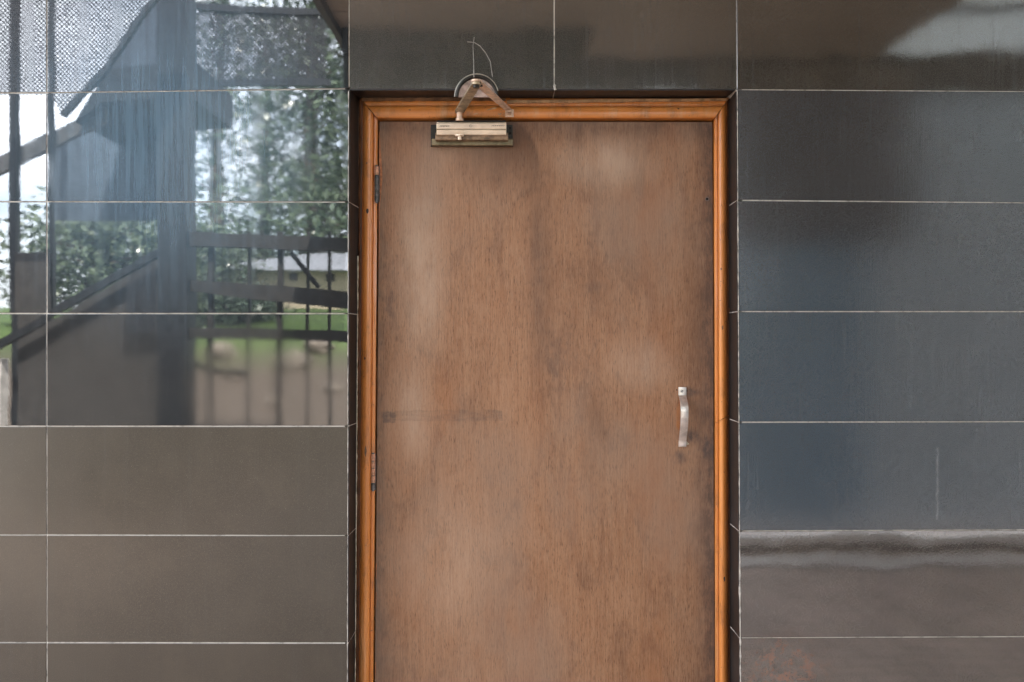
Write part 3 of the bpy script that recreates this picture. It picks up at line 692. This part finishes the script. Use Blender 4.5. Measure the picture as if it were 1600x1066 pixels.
br.inputs['Color1'].default_value = (.42, .32, .26, 1); br.inputs['Color2'].default_value = (.48, .36, .30, 1); br.inputs['Mortar'].default_value = (.14, .12, .10, 1)
c = q.mix(q.ramp(f, .35, .7, 0.0, .5), br.outputs[0], (.15, .12, .10)); q.set(Base_Color=c, Roughness=.7); q.node_normal(q.bump(f2, .6, .002)); PAVE = q.m
mb = MB(); mb.box((-9, -6.3, -.2), (9, .0, .0)); tag(mb.build('paving', PAVE), kind='structure')

# building behind and above the wall
bld = simple('brown rendered wall', (.20, .16, .13), .85, var=.15, scale=4)
mb = MB(); mb.box((-9, .31, 0), (9, 6, 3.92)); tag(mb.build('house_block', bld), 'brown rendered house block standing behind the tiled wall', 'building')
roof = thing('porch_roof', 'brown boarded porch roof with a deep fascia beam over the doorway', 'roof', (2.5, -1.5, 3.0))
SOF = simple('brown painted soffit board', (.46, .36, .27), .6, var=.12, scale=6)
BM = simple('dark brown beam', (.085, .065, .052), .6, var=.2, scale=8)
x0r = -1.05; zr = 3.33; kf = 3.60
sk = (2.52, 4.6, 2.0, 2.70), (2.45, 4.6, 2.82, 3.50)                    # rooflight opening: x0, x1, k0, k1
nb = 0
mb_boards = []
k = 0.02
while k < kf-.02:                               # boards run along x, cut short at the two rooflights
    k1 = min(k+.17, kf); hit = [q_ for q_ in sk if k < q_[3] and k1 > q_[2]]
    for (u0, u1) in (((x0r, hit[0][0]), (hit[0][1], 8)) if hit else ((x0r, 8),)):
        mb = MB(); dz = rng.uniform(0, .004); mb.box((u0, -k1+.005, zr+dz), (u1, -k, zr+.03+dz)); mb.build('soffit_board', SOF, roof)
    k += .17
mb = MB(); mb.box((x0r, -kf, zr+.04), (sk[0][0]-.05, .3, zr+.14)); mb.box((4.65, -kf, zr+.04), (8, .3, zr+.14))
mb.box((sk[0][0]-.05, -sk[0][2]+.05, zr+.04), (4.65, .3, zr+.14)); mb.box((sk[0][0]-.05, -2.80, zr+.04), (4.65, -2.72, zr+.14)); mb.box((sk[0][0]-.05, -kf, zr+.04), (4.65, -3.55, zr+.14)); mb.build('roof_deck', BM, roof)
mb = MB(); mb.box((x0r-.04, -kf-.10, zr-.22), (8, -kf-.002, zr+.16)); mb.build('fascia', BM, roof)
mb = MB(); mb.box((x0r-.04, -kf, zr-.05), (x0r-.002, .0, zr+.16)); mb.build('side_fascia', BM, roof)
q = N('frosted acrylic'); tr = q.n('ShaderNodeBsdfTranslucent'); tr.inputs[0].default_value = (.62, .65, .65, 1); df = q.n('ShaderNodeBsdfDiffuse'); df.inputs[0].default_value = (.5, .52, .52, 1)
ms = q.n('ShaderNodeMixShader'); ms.inputs[0].default_value = .5; q.t.links.new(df.outputs[0], ms.inputs[1]); q.t.links.new(tr.outputs[0], ms.inputs[2]); q.t.links.new(ms.outputs[0], q.t.nodes['Material Output'].inputs[0])
mb = MB(); mb.box((sk[0][0]-.12, -3.595, zr+.0345), (4.7, -1.85, zr+.0385)); mb.build('rooflight', q.m, roof)
# hanging beam that runs slantwise under the soffit
b1 = M(915, 0, 3.0).x
mb = MB(); mb.prism([(x0r+.01, -3.0, zr-.002), (b1+.06, -3.0, zr-.002), (b1-.02, -3.0, zr-.20), (x0r+.01, -3.0, zr-.14)], (0, -.14, 0)); mb.build('hanging_beam', simple('nearly black old beam', (.022, .018, .014), .6, var=.3), roof)
mb = MB(); mb.prism([(x0r+.01, -3.06, zr-.14), (b1-.02, -3.06, zr-.20), (b1-.08, -3.06, zr-.34), (x0r+.01, -3.06, zr-.38)], (0, -.02, 0)); mb.build('net_panel', simple('dark olive netting cloth', (.038, .038, .025), .9, var=.4, scale=9), roof)
# screen wall opposite, on the right
SL = N('slate blue painted metal sheet'); f = SL.noise(SL.map((9, 9, .6)), 1, 5, .6)
SL.set(Base_Color=SL.mix(SL.ramp(f, .3, .7), (.28, .45, .60), (.36, .54, .68)), Roughness=.6); SL = SL.m
SL2 = simple('pale grey painted metal sheet', (.80, .90, .96), .6, var=.06, scale=3)
scr = thing('screen_wall', 'slate blue sheet metal screen wall facing the door across the porch', 'screen', (3.5, -3.6, 0))
KS = 3.62; px0 = M(1085, 0, KS).x; xx = px0; i = 0
while xx < 8.5:
    mb = MB(); mb.box((xx+.004, -KS-.02+rng.uniform(0, .006), .16), (xx+.396, -KS, 3.3)); mb.build('sheet', SL2 if xx > M(1418, 0, KS).x-.3 else SL, scr); xx += .40; i += 1
CONC = simple('pale concrete kerb', (.62, .58, .54), .8)
mb = MB(); mb.box((px0, -KS-.06, .055), (8.5, -KS+.05, .115)); mb.build('plinth', CONC, scr)
mb = MB(); mb.box((px0, -KS-.05, .0), (8.5, -KS+.02, .054)); mb.build('plinth', BM, scr)  # dark strip standing in for the shadow gap under the pale plinth
mb = MB(); mb.box((px0, -3.44, .004), (8.5, -3.17, .012)); mb.build('threshold_slab', CONC, scr)
mb = MB(); mb.box((px0, -3.165, .004), (8.5, -3.12, .006)); mb.build('drain', BM, scr)
mb = MB(); mb.box((px0, -KS+.001, 2.08), (M(1418, 0, KS).x, -KS+.05, 3.28)); mb.build('rolled_shutter', simple('brown rolled blind', (.21, .165, .13), .7, var=.1, scale=5), scr)

# ------------------------------------------------------------------ outside stair and mesh guard on the left (mirrored in the polished tiles)
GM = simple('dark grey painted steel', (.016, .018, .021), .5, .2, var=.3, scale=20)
GM2 = simple('weathered dark timber rail', (.022, .020, .018), .7, var=.4, scale=20)
MSH = simple('galvanised expanded mesh', (.045, .045, .05), .5, .3, var=.2, scale=20)
def inside(poly, p):
    c_ = False; n = len(poly)
    for i in range(n):
        (x1, y1), (x2, y2) = poly[i], poly[(i+1) % n]
        if (y1 > p[1]) != (y2 > p[1]) and p[0] < (x2-x1)*(p[1]-y1)/(y2-y1)+x1: c_ = not c_
    return c_
def mesh_panel(poly, k, px, pz, wd, parent, slant=0):
    """expanded metal: a diamond lattice cut to the outline poly (given where its mirror image lies)"""
    mb = MB(); x0 = min(p[0] for p in poly); x1 = max(p[0] for p in poly); y0 = min(p[1] for p in poly); y1 = max(p[1] for p in poly)
    s = (D+k)/F; v, fs = [], []
    ny = int((y1-y0)/pz); nxn = int((x1-x0)/px)
    def node(i, j):
        return (x0+i*px/2, y0+j*pz/2)
    for j in range(2*ny):
        for i in range(2*nxn):
            if (i+j) % 2: continue
            for di in (1, -1):
                a_, b_ = node(i, j), node(i+di, j+1)
                mid = ((a_[0]+b_[0])/2, (a_[1]+b_[1])/2)
                if not inside(poly, mid): continue
                A_, B_ = M(*a_, k), M(*b_, k); d = (B_-A_).normalized(); nrm = Vector((-d.z, 0, d.x))*wd/2
                b0 = len(v); t = Vector((0, .003, 0))
                v += [A_+nrm, B_+nrm, B_-nrm, A_-nrm, A_+nrm+t, B_+nrm+t, B_-nrm+t, A_-nrm+t]
                fs += [(b0, b0+1, b0+2, b0+3), (b0+4, b0+7, b0+6, b0+5), (b0, b0+4, b0+5, b0+1), (b0+3, b0+2, b0+6, b0+7)]
    mb.add(v, fs); o = mb.build('mesh', MSH, parent, recalc=False); o['kind'] = 'stuff'; return o
st = thing('outside_stair', 'dark steel outside stair with mesh guards and landing left of the yard', 'staircase', (-2.4, -4.2, 0))
K1 = 4.0
def slab(name, pts, k, depth, m, parent): 
    mb = MB(); mb.prism([M(*p, k) for p in pts], (0, -depth, 0)); return mb.build(name, m, parent)
slab('post', [(246, -400), (291, -400), (291, 838), (246, 838)], K1, .20, GM, st)
slab('post', [(75, -400), (81, -400), (81, 838), (75, 838)], K1+.3, .05, GM, st)
slab('post', [(16, -400), (26, -400), (26, 815), (16, 815)], K1+.3, .06, GM, st)
slab('post', [(-160, -400), (-140, -400), (-140, 815), (-160, 815)], K1+.3, .06, GM, st)
slab('post', [(-40, 560), (0, 560), (0, 838), (-40, 838)], K1+.1, .1, simple('pale render post', (.6, .58, .54), .8), st)
slab('handrail', [(246, 388), (246, 401), (75, 499), (-150, 625), (-150, 612), (75, 486)], K1+.02, .05, GM, st)
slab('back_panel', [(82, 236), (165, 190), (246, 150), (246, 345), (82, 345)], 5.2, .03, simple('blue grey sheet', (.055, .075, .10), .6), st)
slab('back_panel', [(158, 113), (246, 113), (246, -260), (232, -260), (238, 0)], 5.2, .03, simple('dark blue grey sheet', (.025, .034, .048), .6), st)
slab('landing', [(300, 92), (300, 150), (160, 160), (118, 190), (165, 108)], K1+.4, 1.0, GM, st)
slab('upper_stringer', [(165, 165), (165, 188), (20, 262), (-120, 330), (-120, 300), (20, 236)], K1+.5, .06, simple('pale grey steel', (.10, .10, .10), .5, .2), st)
slab('upper_handrail', [(250, -15), (243, 0), (165, 110), (100, 182), (92, 178), (158, 106), (236, -4), (242, -15)], 3.4, .04, GM, st)
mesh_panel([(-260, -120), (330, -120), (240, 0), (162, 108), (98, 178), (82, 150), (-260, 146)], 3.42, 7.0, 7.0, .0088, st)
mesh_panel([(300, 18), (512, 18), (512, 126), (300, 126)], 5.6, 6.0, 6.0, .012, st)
mesh_panel([(200, 425), (245, 400), (245, 520), (190, 520)], K1+.04, 5, 5, .0050, st)
for (a_, b_) in (((300, 10), (515, 20)), ((300, 130), (515, 128))):
    mb = MB(); A_, B_ = M(*a_, 5.6), M(*b_, 5.6); mb.bar(A_, B_, .05, .06); mb.build('mesh_frame', GM, st)
slab('side_panel', [(25, 395), (75, 395), (75, 505), (246, 405), (246, 838), (25, 838)], K1+.16, .02, simple('dusty dark panel', (.040, .037, .034), .8), st)
for k_ in range(8):
    px = 240-k_*24; slab('tread', [(px-34, 430+k_*50), (px, 430+k_*50), (px, 440+k_*50), (px-34, 440+k_*50)], K1+.22, .9, GM, st)

fn = thing('rail_fence', 'dark rail fence with upright bars and wire mesh beside the outside stair', 'fence', (-1.2, -4.2, 0))
for (a0, a1, b0, b1) in ((362, 384, 372, 392), (437, 456, 456, 484), (512, 528, 518, 536)):
    slab('rail', [(291, a0), (760, b0+(b0-a0)*.9), (760, b1+(b1-a1)*.9), (291, a1)], K1+.06, .07, GM2, fn)
for (px, wd) in ((328, 8), (388, 3.5), (436, 8), (480, 3.5), (515, 4), (560, 8), (640, 8), (750, 20)):
    slab('bar', [(px-wd/2, 362), (px+wd/2, 362), (px+wd/2, 838), (px-wd/2, 838)], K1+.14, .04, GM2, fn)
mesh_panel([(292, 384), (545, 392), (545, 520), (292, 512)], K1+.2, 5.0, 4.0, .0030, fn)
slab('brace', [(450, 395), (456, 392), (500, 448), (494, 452)], K1+.2, .03, GM2, fn)

# hose, rocks
mb = MB(); pts = [M(238, 528, 4.6), M(262, 540, 4.6), M(290, 560, 4.6), M(320, 576, 4.6), M(350, 581, 4.6), M(385, 583, 4.6), M(385, 583, 4.65)]
mb.tube(pts, .022, 8); tag(mb.build('hose', GM), 'black hose slung between the fence bars above the yard', 'hose')
rockm = simple('pale limestone', (.17, .14, .11), .9, var=.4, scale=6, bump=.01)
rr = random.Random(21)
for i, (px, py, k_, r_) in enumerate([(350, 540, 10.2, .32), (372, 556, 9.6, .2), (462, 545, 9.9, .36), (500, 548, 10.3, .3), (235, 560, 9.6, .22), (300, 575, 9.0, .15), (430, 575, 9.0, .18), (520, 570, 9.3, .2), (150, 560, 9.6, .2)]):
    p = M(px, py, k_); bm = bmesh.new(); bmesh.ops.create_icosphere(bm, subdivisions=3, radius=1)
    for v in bm.verts:
        n_ = 1+.45*noise.noise(v.co*1.3+Vector((i*7, 0, 0)))+.12*noise.noise(v.co*5+Vector((i*7, 0, 0))); v.co = v.co*n_; v.co.x *= 1.3; v.co.z *= .75; v.co *= r_*.55
    me = bpy.data.meshes.new('rock'); bm.to_mesh(me); bm.free(); o = link('rock', me, None, rockm); o.location = (p.x, p.y, gh(p.x, k_)+r_*.15)
    tag(o, ['pale rock on the earth bank between the first two fence bars', 'small pale rock just below the widest gap beside the second fence bar', 'largest pale rock near the right end of the earth bank', 'pale rock highest on the bank at its right end', 'pale rock on the bank hidden partly by the wide stair post', 'smallest pale rock low on the bank right of the stair post', 'small low rock under the middle of the fence', 'low rock farthest right on the bank', 'rock farthest left on the bank behind the stair panel'][i], 'rock', 'rocks along the garden bank')

# house beyond the garden
hs = thing('garden_house', 'cream garden house with a grey hipped roof beyond the lawn', 'house', M(470, 445, 24))
kh = 24; a_, b_ = M(340, 424, kh), M(640, 424, kh); zb = gh(a_.x, kh)-.2
wallm = simple('cream rendered wall', (.62, .52, .38), .85, var=.08, scale=2)
rfm = simple('grey roof sheet', (.36, .38, .42), .6, var=.15, scale=4)
mb = MB(); mb.box((a_.x, -kh-5, zb), (b_.x, -kh, a_.z)); mb.build('wall', wallm, hs)
mb = MB(); e = .5; zz = a_.z; rz_ = M(0, 396, kh).z
v = [(a_.x-e, -kh+e, zz), (b_.x+e, -kh+e, zz), (b_.x+e, -kh-5-e, zz), (a_.x-e, -kh-5-e, zz), (a_.x+2.0, -kh-2.5, rz_+.25), (b_.x-2.0, -kh-2.5, rz_+.25)]
mb.add(v, [(0, 1, 5, 4), (1, 2, 5), (2, 3, 4, 5), (3, 0, 4), (3, 2, 1, 0)]); mb.build('roof', rfm, hs)
for px in (385, 450, 510):
    a2, b2 = M(px, 427, kh-.03), M(px+14, 440, kh-.03); mb = MB(); mb.box((a2.x, a2.y-.06, b2.z), (b2.x, a2.y, a2.z)); mb.build('window', GM, hs)

# trees and hedges
LEAF = []
for nm, c_ in (('dark leaves', (.075, .11, .07)), ('green leaves', (.085, .115, .065)), ('fresh leaves', (.085, .115, .065))):
    q = N(nm); f = q.noise(q.map(), 2.0, 3); q.set(Base_Color=q.mix(f, [v_*.7 for v_ in c_], [v_*1.3 for v_ in c_]), Roughness=.28)
    q.b.inputs['Transmission Weight'].default_value = 0; q.b.inputs['Subsurface Weight'].default_value = 0
    LEAF.append(q.m)
BARK = simple('bark', (.09, .07, .055), .9, var=.3, scale=20)
def tree(name, label, group, x, k, height, rad, n, leaf, mi, seed, low=.25, cat='tree', conif=False):
    rr = random.Random(seed); z0 = gh(x, k)-.1
    t = thing(name, label, cat, (x, -k, z0), group)
    mb = MB(); top = height*.92
    mb.tube([Vector((x+.15*math.sin(i*1.1+seed)*i/6, -k, z0+top*i/6)) for i in range(7)], [max(.02, height*.028*(1-i/7)) for i in range(7)], 8)
    cl = []
    nc = 34
    for i in range(nc):
        f = low+(1-low)*(i+.5)/nc; an = i*2.4+rr.uniform(-.5, .5)
        prof_ = (1-f)*1.15+.06 if conif else math.sin(math.pi*min(1, (f-low)/(1-low)*.86+.12))**.7
        r = rad*prof_*rr.uniform(.45, 1.0)
        c_ = Vector((x+math.cos(an)*r, -k+math.sin(an)*r, z0+height*f-(r*.25 if conif else 0))); cl.append(c_)
        mb.tube([Vector((x, -k, z0+height*f*.88)), (Vector((x, -k, z0+height*f))+c_)/2, c_], [.05, .03, .012], 5, False)
    mb.build('trunk', BARK, t)
    v, fs = [], []
    for i in range(n):
        c_ = rr.choice(cl); s_ = rad*(.20 if conif else .27)
        p = c_+Vector((rr.gauss(0, s_), rr.gauss(0, s_), rr.gauss(0, s_*(.35 if conif else .6))))
        u = Vector((rr.gauss(0, 1), rr.gauss(0, 1), rr.gauss(0, .6))).normalized(); w_ = u.cross(Vector((rr.gauss(0, 1), rr.gauss(0, 1), rr.gauss(0, 1)))).normalized()
        l = leaf*rr.uniform(.6, 1.3); b0 = len(v)
        v += [p-u*l, p+w_*l*.45, p+u*l, p-w_*l*.45]; fs.append((b0, b0+1, b0+2, b0+3))
    mb = MB(); mb.add(v, fs); o = mb.build('crown', LEAF[mi], t, recalc=False)
    return t
G = 'trees beyond the garden fence'
def tp(px, k): return M(px, 0, k).x
tree('conifer', 'tall dark conifer right of the broad tree beyond the cream house', G, tp(490, 31), 31, 15.5, 4.2, 4500, .16, 0, 1, .14, conif=True)
tree('conifer', 'dark conifer nearest to the wide stair post beyond the fence', G, tp(340, 34), 34, 14.5, 4.2, 3600, .16, 0, 2, .14, conif=True)
tree('broad_tree', 'broad green tree standing between the two conifers', G, tp(415, 38), 38, 14.0, 5.2, 1500, .18, 1, 3, .16)
tree('broad_tree', 'broad green tree in front of the porch roof beyond the lawn', G, tp(610, 33), 33, 14.0, 5.2, 12000, .18, 1, 4, .2)
tree('broad_tree', 'low leafy tree right behind the cream garden house', G, tp(560, 30), 30, 5.0, 3.6, 6000, .14, 1, 14, .1)
tree('broad_tree', 'low fresh green tree behind the stair handrail', G, tp(165, 12), 12, 1.9, 1.3, 7000, .07, 2, 5, .2)
tree('broad_tree', 'low bright green tree left of the cream garden house', G, tp(295, 22), 22, 2.2, 1.6, 5000, .09, 2, 6, .2)
tree('broad_tree', 'large dark tree far behind the porch to the right', G, tp(860, 22), 22, 9, 4, 9000, .14, 0, 7, .25)
tree('broad_tree', 'large green tree far right behind the screen wall', G, 9, 16, 8, 3.6, 8000, .14, 1, 8, .25)
tree('bush', 'round dark bush on the lawn before the cream house', 'bushes on the bank', tp(385, 11.5), 11.5, .55, .5, 2500, .05, 0, 9, .2, 'bush')
tree('bush', 'fresh green bush at the foot of the wide stair post', 'bushes on the bank', tp(265, 11), 11, 1.0, .7, 3000, .05, 2, 10, .2, 'bush')
